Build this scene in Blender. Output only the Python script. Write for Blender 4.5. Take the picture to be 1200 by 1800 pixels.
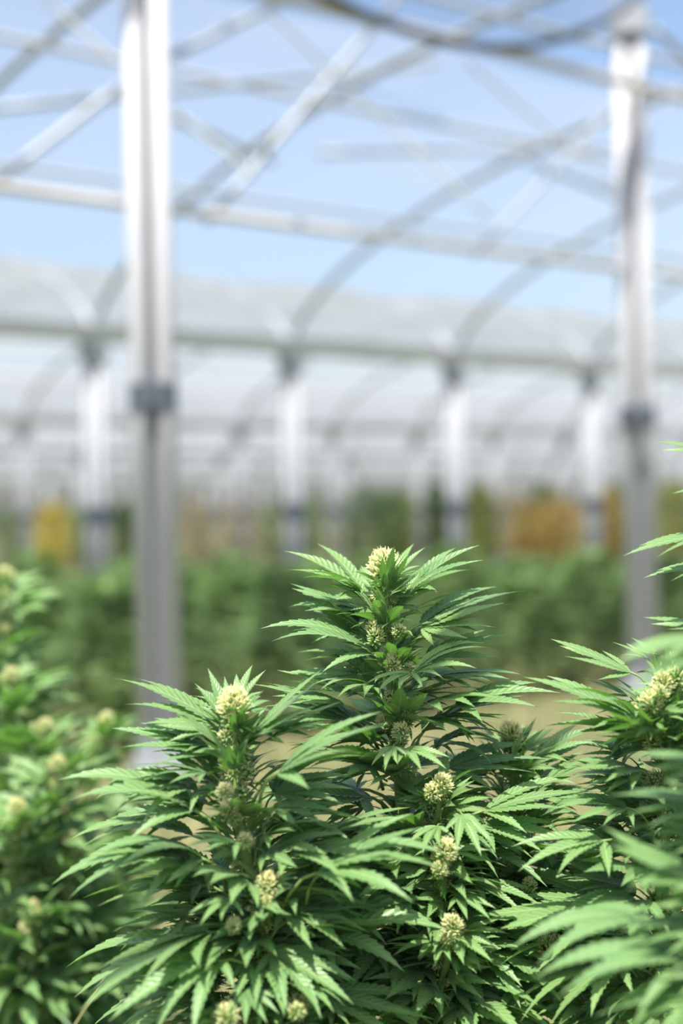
import bpy, math, random
import numpy as np
from mathutils import Vector, Matrix

for _o in list(bpy.data.objects):
    bpy.data.objects.remove(_o)
SC = bpy.context.scene
COL = SC.collection
PI = math.pi

# ------------------------------------------------------------------ camera, sky, sun, exposure
CAM_H = 1.15
FPX = 2500.0
ROLL = math.radians(1.3)
RIGHT = Vector((math.cos(ROLL), 0, -math.sin(ROLL)))
UP = Vector((math.sin(ROLL), 0, math.cos(ROLL)))
FWD = Vector((0, 1, 0))
CAMP = Vector((0, 0, CAM_H))
cam_d = bpy.data.cameras.new('camera')
cam = bpy.data.objects.new('camera', cam_d)
COL.objects.link(cam)
cam_d.sensor_fit = 'VERTICAL'
cam_d.sensor_height = 36.0
cam_d.lens = FPX / 1800 * 36.0
cam_d.clip_start = 0.05
cam_d.clip_end = 600
mm = Matrix.Identity(4)
for i in range(3):
    mm[i][0] = RIGHT[i]; mm[i][1] = UP[i]; mm[i][2] = -FWD[i]; mm[i][3] = CAMP[i]
cam.matrix_world = mm
cam_d.dof.use_dof = True
cam_d.dof.focus_distance = 1.47
cam_d.dof.aperture_fstop = 1.9
SC.camera = cam

SUN_DIR = Vector((-0.15, -0.42, 1.0)).normalized()      # towards the sun: high, from the left and a little behind the camera
world = bpy.data.worlds.new('sky'); SC.world = world
world.use_nodes = True
wn = world.node_tree; wn.nodes.clear()
w_out = wn.nodes.new('ShaderNodeOutputWorld')
w_bg = wn.nodes.new('ShaderNodeBackground')
w_sky = wn.nodes.new('ShaderNodeTexSky')
w_sky.sky_type = 'NISHITA'
w_sky.sun_disc = False
w_sky.sun_elevation = math.asin(SUN_DIR.z)
w_sky.sun_rotation = math.atan2(SUN_DIR.x, SUN_DIR.y)
w_sky.dust_density = 2.8
w_sky.air_density = 1.0
w_sky.ozone_density = 1.6
w_bg.inputs['Strength'].default_value = 0.175
wn.links.new(w_sky.outputs[0], w_bg.inputs[0])
wn.links.new(w_bg.outputs[0], w_out.inputs[0])

sun_d = bpy.data.lights.new('sun', 'SUN')
sun_d.energy = 6.5
sun_d.angle = math.radians(0.55)
sun_d.color = (1.0, 0.96, 0.88)
sun = bpy.data.objects.new('sun', sun_d); COL.objects.link(sun)
sun.rotation_euler = (-SUN_DIR).to_track_quat('-Z', 'Y').to_euler()
sun.location = (-6, 9, 15)

SC.view_settings.view_transform = 'Standard'
SC.view_settings.look = 'None'
SC.view_settings.exposure = 0.5
SC.view_settings.gamma = 1.0
SC.view_settings.use_curve_mapping = False
SC.cycles.transparent_max_bounces = 32
SC.cycles.max_bounces = 8

# ------------------------------------------------------------------ helpers
def at(px, py, d):
    """world point that the photograph shows at pixel px, py when it stands d metres away"""
    return CAMP + d * (FWD + (px - 600) / FPX * RIGHT + (900 - py) / FPX * UP)

def tag(o, label=None, cat=None, group=None, kind=None):
    if label: o['label'] = label
    if cat: o['category'] = cat
    if group: o['group'] = group
    if kind: o['kind'] = kind
    return o

def link(name, data, parent=None, mat=None):
    o = bpy.data.objects.new(name, data)
    COL.objects.link(o)
    if parent is not None: o.parent = parent
    if mat is not None and data is not None and not data.materials:
        data.materials.append(mat)
    return o

def empty(name, loc, rz=0):
    o = bpy.data.objects.new(name, None); COL.objects.link(o)
    o.location = loc; o.rotation_euler = (0, 0, rz); o.empty_display_size = 0.1
    return o

class MB:
    """collects vertices and faces for one mesh"""
    def __init__(s):
        s.v = []; s.f = []; s.uv = []; s.m = []
    def add(s, verts, faces, uvs=None, mi=0):
        b = len(s.v)
        s.v.extend([tuple(x) for x in verts])
        s.f.extend([tuple(i + b for i in f) for f in faces])
        s.uv.extend(uvs if uvs else [(0.5, 0.0)] * len(verts))
        s.m.extend([mi] * len(faces))
    def mesh(s, name, mats=(), smooth=True):
        me = bpy.data.meshes.new(name)
        me.from_pydata(s.v, [], s.f)
        uvl = me.uv_layers.new(name='UVMap')
        idx = np.empty(len(me.loops), dtype=np.int32)
        me.loops.foreach_get('vertex_index', idx)
        uvl.data.foreach_set('uv', np.asarray(s.uv, dtype=np.float32)[idx].ravel())
        for m in mats: me.materials.append(m)
        me.polygons.foreach_set('material_index', np.asarray(s.m, dtype=np.int32))
        me.polygons.foreach_set('use_smooth', np.full(len(me.polygons), smooth))
        me.update()
        return me
    def tube(s, pts, rad, n=8, caps=True, mi=0):
        pts = [Vector(p) for p in pts]
        rads = rad if isinstance(rad, (list, tuple)) else [rad] * len(pts)
        vs = []; fs = []
        prev = None
        for i, p in enumerate(pts):
            d = (pts[min(i + 1, len(pts) - 1)] - pts[max(i - 1, 0)]).normalized()
            if prev is None:
                a = Vector((0, 0, 1)) if abs(d.z) < 0.9 else Vector((1, 0, 0))
                x = d.cross(a).normalized()
            else:
                x = (prev - d * prev.dot(d)).normalized()
            prev = x
            y = d.cross(x)
            for k in range(n):
                a = 2 * PI * k / n
                vs.append(p + (x * math.cos(a) + y * math.sin(a)) * rads[i])
        for i in range(len(pts) - 1):
            for k in range(n):
                k2 = (k + 1) % n
                fs.append((i * n + k, i * n + k2, (i + 1) * n + k2, (i + 1) * n + k))
        if caps:
            fs.append(tuple(range(n - 1, -1, -1)))
            fs.append(tuple((len(pts) - 1) * n + k for k in range(n)))
        s.add(vs, fs, mi=mi)
    def box(s, c, d, rz=0.0, ch=0.0, mi=0):
        """box with chamfered vertical edges"""
        cx, cy, cz = c; a, b, h = d[0] / 2, d[1] / 2, d[2] / 2
        ring = [(a - ch, b), (-a + ch, b), (-a, b - ch), (-a, -b + ch), (-a + ch, -b), (a - ch, -b), (a, -b + ch), (a, b - ch)] if ch else [(a, b), (-a, b), (-a, -b), (a, -b)]
        n = len(ring); co, si = math.cos(rz), math.sin(rz)
        vs = [(cx + x * co - y * si, cy + x * si + y * co, cz + z) for z in (-h, h) for x, y in ring]
        fs = [tuple(range(n - 1, -1, -1)), tuple(range(n, 2 * n))]
        fs += [(k, (k + 1) % n, n + (k + 1) % n, n + k) for k in range(n)]
        s.add(vs, fs, mi=mi)

# ------------------------------------------------------------------ materials
def nmat(name):
    m = bpy.data.materials.new(name); m.use_nodes = True
    nt = m.node_tree; nt.nodes.clear()
    return m, nt, nt.nodes.new('ShaderNodeOutputMaterial')

def N(nt, t, **kw):
    n = nt.nodes.new(t)
    for k, v in kw.items(): setattr(n, k, v)
    return n

def math_n(nt, op, a, b=None, c=None):
    n = nt.nodes.new('ShaderNodeMath'); n.operation = op
    for i, v in enumerate((a, b, c)):
        if v is None: continue
        if isinstance(v, (int, float)): n.inputs[i].default_value = v
        else: nt.links.new(v, n.inputs[i])
    return n.outputs[0]

def mix_col(nt, fac, a, b, blend='MIX'):
    n = nt.nodes.new('ShaderNodeMix'); n.data_type = 'RGBA'; n.blend_type = blend
    for sock, v in ((n.inputs[0], fac), (n.inputs[6], a), (n.inputs[7], b)):
        if isinstance(v, (int, float)): sock.default_value = v
        elif isinstance(v, tuple): sock.default_value = (*v, 1)
        else: nt.links.new(v, sock)
    return n.outputs[2]

def leaf_material(name, base, vein, trans, rough=0.42, tfac=0.34, veins=True, vary=0.35):
    m, nt, out = nmat(name)
    uv = N(nt, 'ShaderNodeUVMap'); uv.uv_map = 'UVMap'
    sep = N(nt, 'ShaderNodeSeparateXYZ'); nt.links.new(uv.outputs[0], sep.inputs[0])
    u, v = sep.outputs[0], sep.outputs[1]
    a = math_n(nt, 'ABSOLUTE', math_n(nt, 'MULTIPLY_ADD', u, 2.0, -1.0))
    oi = N(nt, 'ShaderNodeObjectInfo')
    rnd = oi.outputs['Random']
    col = mix_col(nt, math_n(nt, 'MULTIPLY', rnd, vary), base, tuple(min(1, c * k) for c, k in zip(base, (1.9, 1.45, 1.2))))
    tex = N(nt, 'ShaderNodeTexNoise'); tex.inputs['Scale'].default_value = 3.0
    tc = N(nt, 'ShaderNodeTexCoord'); nt.links.new(tc.outputs['Object'], tex.inputs['Vector'])
    col = mix_col(nt, math_n(nt, 'MULTIPLY', tex.outputs[0], 0.35), col, tuple(c * 0.72 for c in base))
    bump = None
    if veins:
        fr = math_n(nt, 'FRACT', math_n(nt, 'SUBTRACT', math_n(nt, 'MULTIPLY', v, 14.0), math_n(nt, 'MULTIPLY', a, 1.25)))
        tri = math_n(nt, 'ABSOLUTE', math_n(nt, 'MULTIPLY_ADD', fr, 2.0, -1.0))          # 1 on a vein, 0 between two
        line = math_n(nt, 'POWER', tri, 7.0)
        mid = N(nt, 'ShaderNodeMapRange'); mid.inputs[1].default_value = 0.13; mid.inputs[2].default_value = 0.03
        nt.links.new(a, mid.inputs[0])
        vm = math_n(nt, 'MAXIMUM', math_n(nt, 'MULTIPLY', line, 0.34), math_n(nt, 'MULTIPLY', mid.outputs[0], 0.8))
        col = mix_col(nt, vm, col, vein)
        hgt = math_n(nt, 'SUBTRACT', math_n(nt, 'MULTIPLY', math_n(nt, 'SUBTRACT', 1.0, math_n(nt, 'POWER', tri, 2.0)), 1.0), math_n(nt, 'MULTIPLY', mid.outputs[0], 0.6))
        b = N(nt, 'ShaderNodeBump'); b.inputs['Strength'].default_value = 0.2; b.inputs['Distance'].default_value = 0.02
        nt.links.new(hgt, b.inputs['Height']); bump = b.outputs[0]
    p = N(nt, 'ShaderNodeBsdfPrincipled')
    nt.links.new(col, p.inputs['Base Color'])
    p.inputs['Roughness'].default_value = rough
    p.inputs['Specular IOR Level'].default_value = 0.5
    p.inputs['Sheen Weight'].default_value = 0.1
    p.inputs['Sheen Roughness'].default_value = 0.4
    t = N(nt, 'ShaderNodeBsdfTranslucent')
    tcol = mix_col(nt, 0.75, col, trans)
    nt.links.new(tcol, t.inputs[0])
    if bump is not None:
        nt.links.new(bump, p.inputs['Normal'])
    mx = N(nt, 'ShaderNodeMixShader'); mx.inputs[0].default_value = tfac
    nt.links.new(p.outputs[0], mx.inputs[1]); nt.links.new(t.outputs[0], mx.inputs[2])
    nt.links.new(mx.outputs[0], out.inputs[0])
    return m

def plain(name, base, rough=0.6, metal=0.0, noise=0.0, scale=8.0, trans=0.0, spec=0.5):
    m, nt, out = nmat(name)
    p = N(nt, 'ShaderNodeBsdfPrincipled')
    p.inputs['Roughness'].default_value = rough; p.inputs['Metallic'].default_value = metal
    p.inputs['Specular IOR Level'].default_value = spec
    if noise:
        tc = N(nt, 'ShaderNodeTexCoord'); tex = N(nt, 'ShaderNodeTexNoise')
        tex.inputs['Scale'].default_value = scale; tex.inputs['Detail'].default_value = 5
        nt.links.new(tc.outputs['Object'], tex.inputs['Vector'])
        c = mix_col(nt, tex.outputs[0], tuple(x * (1 - noise) for x in base), tuple(min(1, x * (1 + noise)) for x in base))
        nt.links.new(c, p.inputs['Base Color'])
    else:
        p.inputs['Base Color'].default_value = (*base, 1)
    if trans:
        t = N(nt, 'ShaderNodeBsdfTranslucent'); t.inputs[0].default_value = (*base, 1)
        mx = N(nt, 'ShaderNodeMixShader'); mx.inputs[0].default_value = trans
        nt.links.new(p.outputs[0], mx.inputs[1]); nt.links.new(t.outputs[0], mx.inputs[2])
        nt.links.new(mx.outputs[0], out.inputs[0])
    else:
        nt.links.new(p.outputs[0], out.inputs[0])
    return m

M_LEAF = leaf_material('leaf_green', (0.150, 0.285, 0.102), (0.32, 0.45, 0.20), (0.15, 0.41, 0.02), tfac=0.30)
M_LEAF_FAR = leaf_material('leaf_green_crop', (0.175, 0.275, 0.11), (0.2, 0.3, 0.1), (0.18, 0.38, 0.07), veins=False)
M_STEM = plain('stem_green', (0.20, 0.30, 0.08), 0.55, noise=0.3, scale=30, trans=0.1)
M_CALYX = plain('calyx_green', (0.30, 0.45, 0.14), 0.6, noise=0.35, scale=60, trans=0.3)
M_PISTIL = plain('pistil_cream', (0.97, 0.93, 0.60), 0.6, noise=0.06, scale=80, trans=0.5)
M_GALV = plain('galvanised_steel', (0.45, 0.455, 0.48), 0.6, metal=0.0, noise=0.08, scale=14)
M_GALV_D = plain('weathered_steel', (0.35, 0.37, 0.40), 0.5, metal=0.3, noise=0.2, scale=10)
M_GALV_LIGHTENED = plain('lightened_gutter_steel', (0.72, 0.72, 0.75), 0.5, noise=0.05, scale=6)  # gutter steel, colour lightened to make up for the shade it hangs in
M_WEB = plain('gap_shade_web', (0.16, 0.165, 0.18), 0.6, noise=0.2, scale=10)  # web colour darkened to read as the shaded gap between the tubes
M_BAND = plain('dark_clamp', (0.10, 0.115, 0.14), 0.5, metal=0.4, noise=0.2, scale=20)
M_WOOD = plain('rusty_pipe', (0.60, 0.55, 0.50), 0.6, metal=0.2, noise=0.3, scale=3)
M_WIRE = plain('white_cord', (0.82, 0.82, 0.80), 0.6)
M_DRY = plain('dry_straw', (0.40, 0.36, 0.17), 0.7, noise=0.3, scale=20, trans=0.2)

def film_material(name, opacity, tint=(0.40, 0.42, 0.445)):
    m, nt, out = nmat(name)
    tr = N(nt, 'ShaderNodeBsdfTransparent'); tr.inputs[0].default_value = (0.97, 0.985, 1.0, 1)
    tl = N(nt, 'ShaderNodeBsdfTranslucent'); tl.inputs[0].default_value = (*tint, 1)
    df = N(nt, 'ShaderNodeBsdfDiffuse'); df.inputs[0].default_value = (*tint, 1)
    m1 = N(nt, 'ShaderNodeMixShader'); m1.inputs[0].default_value = 0.62
    nt.links.new(df.outputs[0], m1.inputs[1]); nt.links.new(tl.outputs[0], m1.inputs[2])
    lw = N(nt, 'ShaderNodeLayerWeight'); lw.inputs['Blend'].default_value = 0.35
    tc = N(nt, 'ShaderNodeTexCoord'); tex = N(nt, 'ShaderNodeTexNoise'); tex.inputs['Scale'].default_value = 0.6
    tex.inputs['Detail'].default_value = 4
    nt.links.new(tc.outputs['Object'], tex.inputs['Vector'])
    f = math_n(nt, 'ADD', opacity, math_n(nt, 'MULTIPLY', lw.outputs['Facing'], 0.42))
    f = math_n(nt, 'MULTIPLY', f, math_n(nt, 'MULTIPLY_ADD', tex.outputs[0], 0.8, 0.6))
    f = math_n(nt, 'MINIMUM', f, 0.93)
    m2 = N(nt, 'ShaderNodeMixShader'); nt.links.new(f, m2.inputs[0])
    nt.links.new(tr.outputs[0], m2.inputs[1]); nt.links.new(m1.outputs[0], m2.inputs[2])
    nt.links.new(m2.outputs[0], out.inputs[0])
    return m
M_FILM_CLEAR = film_material('clear_film', 0.10)
M_FILM = film_material('milky_film', 0.42)

def ground_material():
    m, nt, out = nmat('dry_grass_ground')
    tc = N(nt, 'ShaderNodeTexCoord')
    a = N(nt, 'ShaderNodeTexNoise'); a.inputs['Scale'].default_value = 0.9; a.inputs['Detail'].default_value = 6
    b = N(nt, 'ShaderNodeTexNoise'); b.inputs['Scale'].default_value = 22; b.inputs['Detail'].default_value = 4
    nt.links.new(tc.outputs['Object'], a.inputs['Vector']); nt.links.new(tc.outputs['Object'], b.inputs['Vector'])
    c = mix_col(nt, a.outputs[0], (0.085, 0.11, 0.035), (0.19, 0.175, 0.075))
    c = mix_col(nt, math_n(nt, 'MULTIPLY', b.outputs[0], 0.5), c, (0.15, 0.13, 0.07))
    p = N(nt, 'ShaderNodeBsdfPrincipled'); p.inputs['Roughness'].default_value = 0.9
    nt.links.new(c, p.inputs['Base Color'])
    bm = N(nt, 'ShaderNodeBump'); bm.inputs['Strength'].default_value = 0.6; bm.inputs['Distance'].default_value = 0.05
    nt.links.new(b.outputs[0], bm.inputs['Height']); nt.links.new(bm.outputs[0], p.inputs['Normal'])
    nt.links.new(p.outputs[0], out.inputs[0])
    return m
M_GROUND = ground_material()

# ------------------------------------------------------------------ ground
# plan axes of the tunnels: U runs along the post rows, Nn across the spans
UX, UY = 0.79, 0.613
def plan(u, n, z=0.0):
    return Vector((UX * u - UY * n, UY * u + UX * n, z))

random.seed(4)
g = MB()
gx = np.linspace(-60, 60, 41); gy = np.linspace(-6, 120, 43)
gv = [(x, y, 0.02 * math.sin(x * 1.3) * math.cos(y * 0.9)) for y in gy for x in gx]
gf = [(j * 41 + i, j * 41 + i + 1, (j + 1) * 41 + i + 1, (j + 1) * 41 + i) for j in range(42) for i in range(40)]
g.add(gv, gf)
ground = link('ground', g.mesh('ground', [M_GROUND]))
tag(ground, 'pale dry grass and soil between the crop rows', None, None, 'structure')

# grass: uncountable
gr = MB()
for i in range(9000):
    y = 2.2 + 16 * random.random() ** 1.4
    x = random.uniform(-0.34, 0.34) * y
    h = random.uniform(0.05, 0.2)
    a = random.uniform(0, 2 * PI); w = random.uniform(0.003, 0.008)
    dx, dy = math.cos(a) * w, math.sin(a) * w
    lx, ly = random.gauss(0, 0.05), random.gauss(0, 0.05)
    gr.add([(x - dx, y - dy, -0.02), (x + dx, y + dy, -0.02), (x + lx * .5 + dx * .6, y + ly * .5 + dy * .6, h * .6), (x + lx * .5 - dx * .6, y + ly * .5 - dy * .6, h * .6), (x + lx, y + ly, h)],
           [(0, 1, 2, 3), (3, 2, 4)], mi=0 if random.random() < 0.6 else 1)
M_GRASS = plain('grass_green', (0.17, 0.24, 0.06), 0.7, noise=0.3, trans=0.3)
grass = link('grass', gr.mesh('grass', [M_DRY, M_GRASS], smooth=False))
tag(grass, 'dry yellow and green grass between the crop rows', 'grass', None, 'stuff')

# ------------------------------------------------------------------ greenhouse
SPAN = 9.8
GUT = CAM_H + 1.45
RISE = 1.30
def prof(s):
    x = (s - SPAN / 2) / (SPAN / 2)
    return GUT + RISE * max(0.0, 1 - x * x) ** 0.575

def post_mesh_parts(r, off, height, slim):
    tubes = []
    for sx in (-1, 1):
        b = MB(); b.tube([(sx * off, 0, 0), (sx * off, 0, height)], r, 16)
        tubes.append(b.mesh('post_tube', [M_GALV]))
    w = MB(); w.box((0, r * 0.35, height / 2), (off * 2 - r * 1.2, r * 0.4, height))
    web = w.mesh('post_web', [M_GALV if slim else M_WEB], False)
    return tubes, web

def build_post(name, u, n, r, off, height, label, group, band_z, rz=0.0, joint=True):
    root = empty(name, plan(u, n, 0), rz)
    tag(root, label, 'post', group)
    key = (r, off, height, height < 3)
    if key not in POSTM: POSTM[key] = post_mesh_parts(*key)
    tubes, web = POSTM[key]
    for t in tubes: link('post_tube', t, root)
    link('post_web', web, root)
    k2 = (r, off, 'band', band_z)
    if k2 not in POSTM:
        b = MB(); hh = r * 3.2
        b.box((0, 0, band_z), (off * 2 + r * 2 + 0.014, r * 2 + 0.014, hh), 0, r * 0.8)
        b.box((0, -r - 0.01, band_z), (off * 0.8, 0.02, hh * 0.6), 0, 0.004)
        POSTM[k2] = b.mesh('clamp', [M_BAND], False)
        b = MB(); b.box((0, 0, 0.03), (off * 2 + r * 4, r * 5, 0.06), 0, 0.02)
        b.box((0, 0, 0.1), (off * 2 + r * 2.6, r * 2.6, 0.1), 0, 0.02)
        POSTM[(r, off, 'foot')] = b.mesh('base_plate', [M_GALV_D], False)
        b = MB(); b.box((0, 0, height - 0.06), (off * 2 + r * 3, r * 3.4, 0.16), 0, 0.02)
        POSTM[(r, off, height, 'head')] = b.mesh('head_bracket', [M_GALV_D], False)
    link('clamp', POSTM[k2], root)
    link('base_plate', POSTM[(r, off, 'foot')], root)
    if joint and (r, off, height, 'head') in POSTM:
        link('head_bracket', POSTM[(r, off, height, 'head')], root)
    return root
POSTM = {}
# two near double posts in the middle of the first span
pl = at(283, 1300, 6.25); pr = at(1131, 1200, 8.4)
def to_un(p): return (UX * p.x + UY * p.y, -UY * p.x + UX * p.y)
u1, n1 = to_un(pl); u2, n2 = to_un(pr)
NEAR_TOP = CAM_H + 2.92
build_post('steel_post', u1, n1, 0.040, 0.058, NEAR_TOP, 'tall pale double-tube steel post with dark clamp behind the shorter front plant', 'tall double posts', CAM_H + 0.52, rz=0.02)
build_post('steel_post', u2, n2, 0.040, 0.058, NEAR_TOP, 'tall pale double-tube steel post with dark clamp at the right edge', 'tall double posts', CAM_H + 0.52, rz=-0.05)

rowlab = ['slim steel post at the left, partly behind the tall left post', 'slim steel post behind the top of the tallest plant, on its left', 'slim steel post in the middle distance, just right of the tallest plant', 'slim steel post beside the tall right post, ending in green crops']
def vis_u(n, pad=1.5):
    return 0.40 * n - pad, 1.34 * n + pad
# gutter rows of posts; only those the photograph can see
ORD = 'first second third fourth fifth sixth seventh eighth ninth tenth eleventh twelfth'.split()
for k in range(1, 6):
    n = 0.7 + SPAN * k
    if True:
        lo, hi = vis_u(n, 0.5)
        j0 = math.ceil((lo - 5.6) / 2.0); j1 = math.floor((hi - 5.6) / 2.0)
        us = [5.6 + 2.0 * j for j in range(j0, j1 + 1)]
        if k >= 3: us = us[::2]
    for iu, u in enumerate(us):
        if k == 1 and 5.0 < u < 12:
            lab = rowlab[int(round((u - 5.6) / 2.0))]
        elif k == 1: lab = 'slim steel post of the first gutter row, %s from the left' % ORD[iu]
        elif k == 2: lab = 'thin blurred steel post of the second gutter row, %s from the left' % ORD[iu]
        else: lab = 'far blurred steel post under the distant white roofs, row %s behind' % ('three' if k == 3 else 'four' if k == 4 else 'five')
        build_post('steel_post', u, n, 0.044, 0.050, GUT, lab, 'slim gutter posts', CAM_H + 0.02 if k else CAM_H + 0.3, rz=0.3)

# roof bays
hoop = MB()
hp = [(-UY * s, UX * s, prof(s)) for s in [SPAN * (0.5 - 0.5 * math.cos(PI * i / 30)) for i in range(31)]]
hoop.tube(hp, 0.030, 8)
HOOP = hoop.mesh('roof_hoop', [M_GALV_D])
def film_mesh(u0, u1, s0, s1, mat, seed, amp=0.05):
    rr = random.Random(seed)
    b = MB()
    nu = max(4, int((u1 - u0) / 0.5)); ns = 26 if amp < .06 else 96
    ph = [rr.uniform(0, 6.28) for _ in range(4)]
    vs = []
    for j in range(ns + 1):
        s = s0 + (s1 - s0) * j / ns
        for i in range(nu + 1):
            u = u0 + (u1 - u0) * i / nu
            sag = amp * math.sin(PI * ((u - 5.6) / 2.0 % 1.0)) + 0.02 * math.sin(u * 2.3 + ph[0] + s)
            if amp > .06: sag += 0.034 * (1 + math.sin(2 * PI * s / 0.62 + 0.5 * math.sin(u * .9 + ph[1]))) * min(1, s * (SPAN - s))
            p = plan(u, s, prof(s) + 0.045 - sag * 0.8)
            vs.append(p)
    fs = [(j * (nu + 1) + i, j * (nu + 1) + i + 1, (j + 1) * (nu + 1) + i + 1, (j + 1) * (nu + 1) + i) for j in range(ns) for i in range(nu)]
    b.add(vs, fs)
    return b.mesh('roof_film', [mat])

bay_labels = ['near arched greenhouse roof of bare hoops and clear film', 'second arched greenhouse roof under milky film', 'third arched greenhouse roof under milky film',
              'fourth arched greenhouse roof, blurred and white', 'fifth arched greenhouse roof, far and white', 'farthest arched greenhouse roof, a white band']
for k in range(6):
    n0 = 0.7 + SPAN * k
    root = empty('roof_bay', plan(0, n0, 0))
    tag(root, bay_labels[k], None, None, 'structure')
    lo, _ = vis_u(n0 + (SPAN * 0.35 if k == 0 else 0)); _, hi = vis_u(n0 + SPAN)
    if k == 0: lo = -2.5
    j0 = math.floor((lo - 5.6) / 2.0); j1 = math.ceil((hi - 5.6) / 2.0)
    for j in range(j0, j1 + 1):
        u = 5.6 + 2.0 * j
        h = link('roof_hoop', HOOP, root); h.location = plan(u, 0)
    ua, ub = 5.6 + 2 * j0, 5.6 + 2 * j1
    for s in (1.75, 3.35, 4.9, 6.5, 8.1):
        b = MB(); b.tube([plan(ua, s, prof(s) - 0.045), plan(ub, s, prof(s) - 0.045)], 0.021, 8)
        link('purlin', b.mesh('purlin', [M_GALV]), root)
    # gutter on the far side of the bay
    if k == 0:
        b = MB(); b.tube([plan(ua, 0, GUT), plan(ub, 0, GUT)], 0.021, 8)
        link('eave_rail', b.mesh('eave_rail', [M_GALV]), root)
    for s in [SPAN]:
        b = MB()
        pf = [(-0.13, 0.10), (-0.10, 0.10), (-0.07, 0.0), (0.07, 0.0), (0.10, 0.10), (0.13, 0.10), (0.09, -0.03), (-0.09, -0.03)]
        vs = [plan(uu, s + a, GUT + 0.03 + z) for uu in (ua, ub) for a, z in pf]
        b.add(vs, [(i, (i + 1) % 8, 8 + (i + 1) % 8, 8 + i) for i in range(8)] + [tuple(range(7, -1, -1)), tuple(range(8, 16))])
        link('gutter', b.mesh('gutter', [M_GALV_LIGHTENED], False), root)
    if k == 0:
        link('roof_film', film_mesh(ua, ub, 5.6, SPAN, M_FILM_CLEAR, k), root)
    else:
        link('roof_film', film_mesh(ua, ub, 0, SPAN, M_FILM, k, 0.08), root)

# bars, braces and cords in the plane of the near posts
nn = 0.5 * (n1 + n2)
def near(px, py, dn=0.0):
    d = FWD + (px - 600) / FPX * RIGHT + (900 - py) / FPX * UP
    den = -UY * d.x + UX * d.y
    t = (nn + dn) / den
    return CAMP + d * t
def bar(name, a, b, r, mat, label, cat, n=8, group=None, sag=0.0):
    m = MB(); base = Vector(a)
    pts = []
    for i in range(9):
        t = i / 8
        p = Vector(a).lerp(Vector(b), t); p.z -= sag * 4 * t * (1 - t)
        pts.append(p - base)
    m.tube(pts, r, n)
    o = link(name, m.mesh(name, [mat])); o.location = base
    tag(o, label, cat, group)
    return o
zt = CAM_H + 1.40
def rowp(u, z, dn=0.0): return plan(u, nn + dn, z)
bar('tie_beam', rowp(-1, CAM_H + 1.40, 0.09), rowp(13, CAM_H + 1.40, 0.09), 0.024, M_WOOD, 'lower horizontal pipe running past both tall posts', 'beam')
bar('tie_beam', rowp(-1, CAM_H + 2.42, -0.09), rowp(13, CAM_H + 2.42, -0.09), 0.030, M_WOOD, 'upper horizontal pipe running past both tall posts near the top', 'beam')
braces = [((363, 390), (705, -10), 0.019, 'diagonal steel brace rising to the hanging film between the tall posts'),
          ((300, 100), (520, -10), 0.019, 'short diagonal steel brace beside the top of the tall left post'),
          ((-40, 345), (212, 150), 0.019, 'diagonal steel brace between picture edge and tall left post'),
          ((835, 448), (1075, 190), 0.016, 'diagonal steel brace leaning against the tall right post')]
for a, b_, r, lab in braces:
    bar('roof_brace', near(*a, 0.16), near(*b_, 0.16), r, M_GALV_D, lab, 'brace', group='roof braces')
ties = [((-25, 193), (768, 112), 1.6, 0.022, 'long pale roof tie crossing behind the top of the tall left post'), ((560, 268), (1095, 258), 2.2, 0.022, 'pale roof tie crossing behind the middle of the open roof'),
        ((300, 205), (480, 285), 2.0, 0.022, 'short pale roof tie slanting beside the tall left post'), ((930, 280), (1090, 350), 2.0, 0.022, 'short pale roof tie slanting towards the tall right post')]
for a, b_, dn, r, lab in ties:
    bar('roof_tie', near(*a, dn), near(*b_, dn), r, M_GALV_D, lab, 'brace', group='roof ties')
cords = [((470, 20), (860, 385), 'white cord slanting down between the tall posts'), ((300, 190), (450, 310), 'short white cord slanting down beside the tall left post'),
         ((70, -10), (212, 115), 'white cord slanting down at the top left corner'), ((820, 110), (1085, 330), 'white cord slanting down to the tall right post'),
         ((1150, 50), (1260, 150), 'dark strut at the top right corner')]
for a, b_, lab in cords:
    dark = 'dark' in lab
    bar('roof_strut' if dark else 'tension_cord', near(*a, -0.05), near(*b_, -0.05), 0.024 if dark else 0.009, M_GALV_D if dark else M_WIRE, lab, 'strut' if dark else 'cord', 6, None if dark else 'tension cords')

# rolled-up film that sags between the posts, with the loose sheet above it
roll_px = [(470, -60), (560, -15), (640, 25), (720, 55), (800, 76), (870, 84), (940, 79), (1010, 60), (1060, 38), (1095, 15), (1130, -20)]
rp = [near(x, y, -0.13) for x, y in roll_px]
base = rp[0].copy()
m = MB()
m.tube([p - base for p in rp], [0.026 + 0.004 * math.sin(i * 2.1) for i in range(len(rp))], 10)
swag = empty('rolled_film', base)
tag(swag, 'sagging roll of roof film hanging in a dark curve between the tall posts', 'film roll')
link('film_roll', m.mesh('film_roll', [M_BAND]), swag)
m = MB(); vs = []
for j in range(7):
    for i, p in enumerate(rp):
        q = p.copy(); t = j / 6
        q.z = p.z + (CAM_H + 3.2 - p.z) * t
        off = -0.25 * t + 0.03 * math.sin(i * 1.9 + j)
        q += Vector((-UY, UX, 0)) * off
        vs.append(q - base)
L = len(rp)
m.add(vs, [(j * L + i, j * L + i + 1, (j + 1) * L + i + 1, (j + 1) * L + i) for j in range(6) for i in range(L - 1)])
link('loose_sheet', m.mesh('loose_sheet', [M_FILM_CLEAR]), swag)

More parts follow.
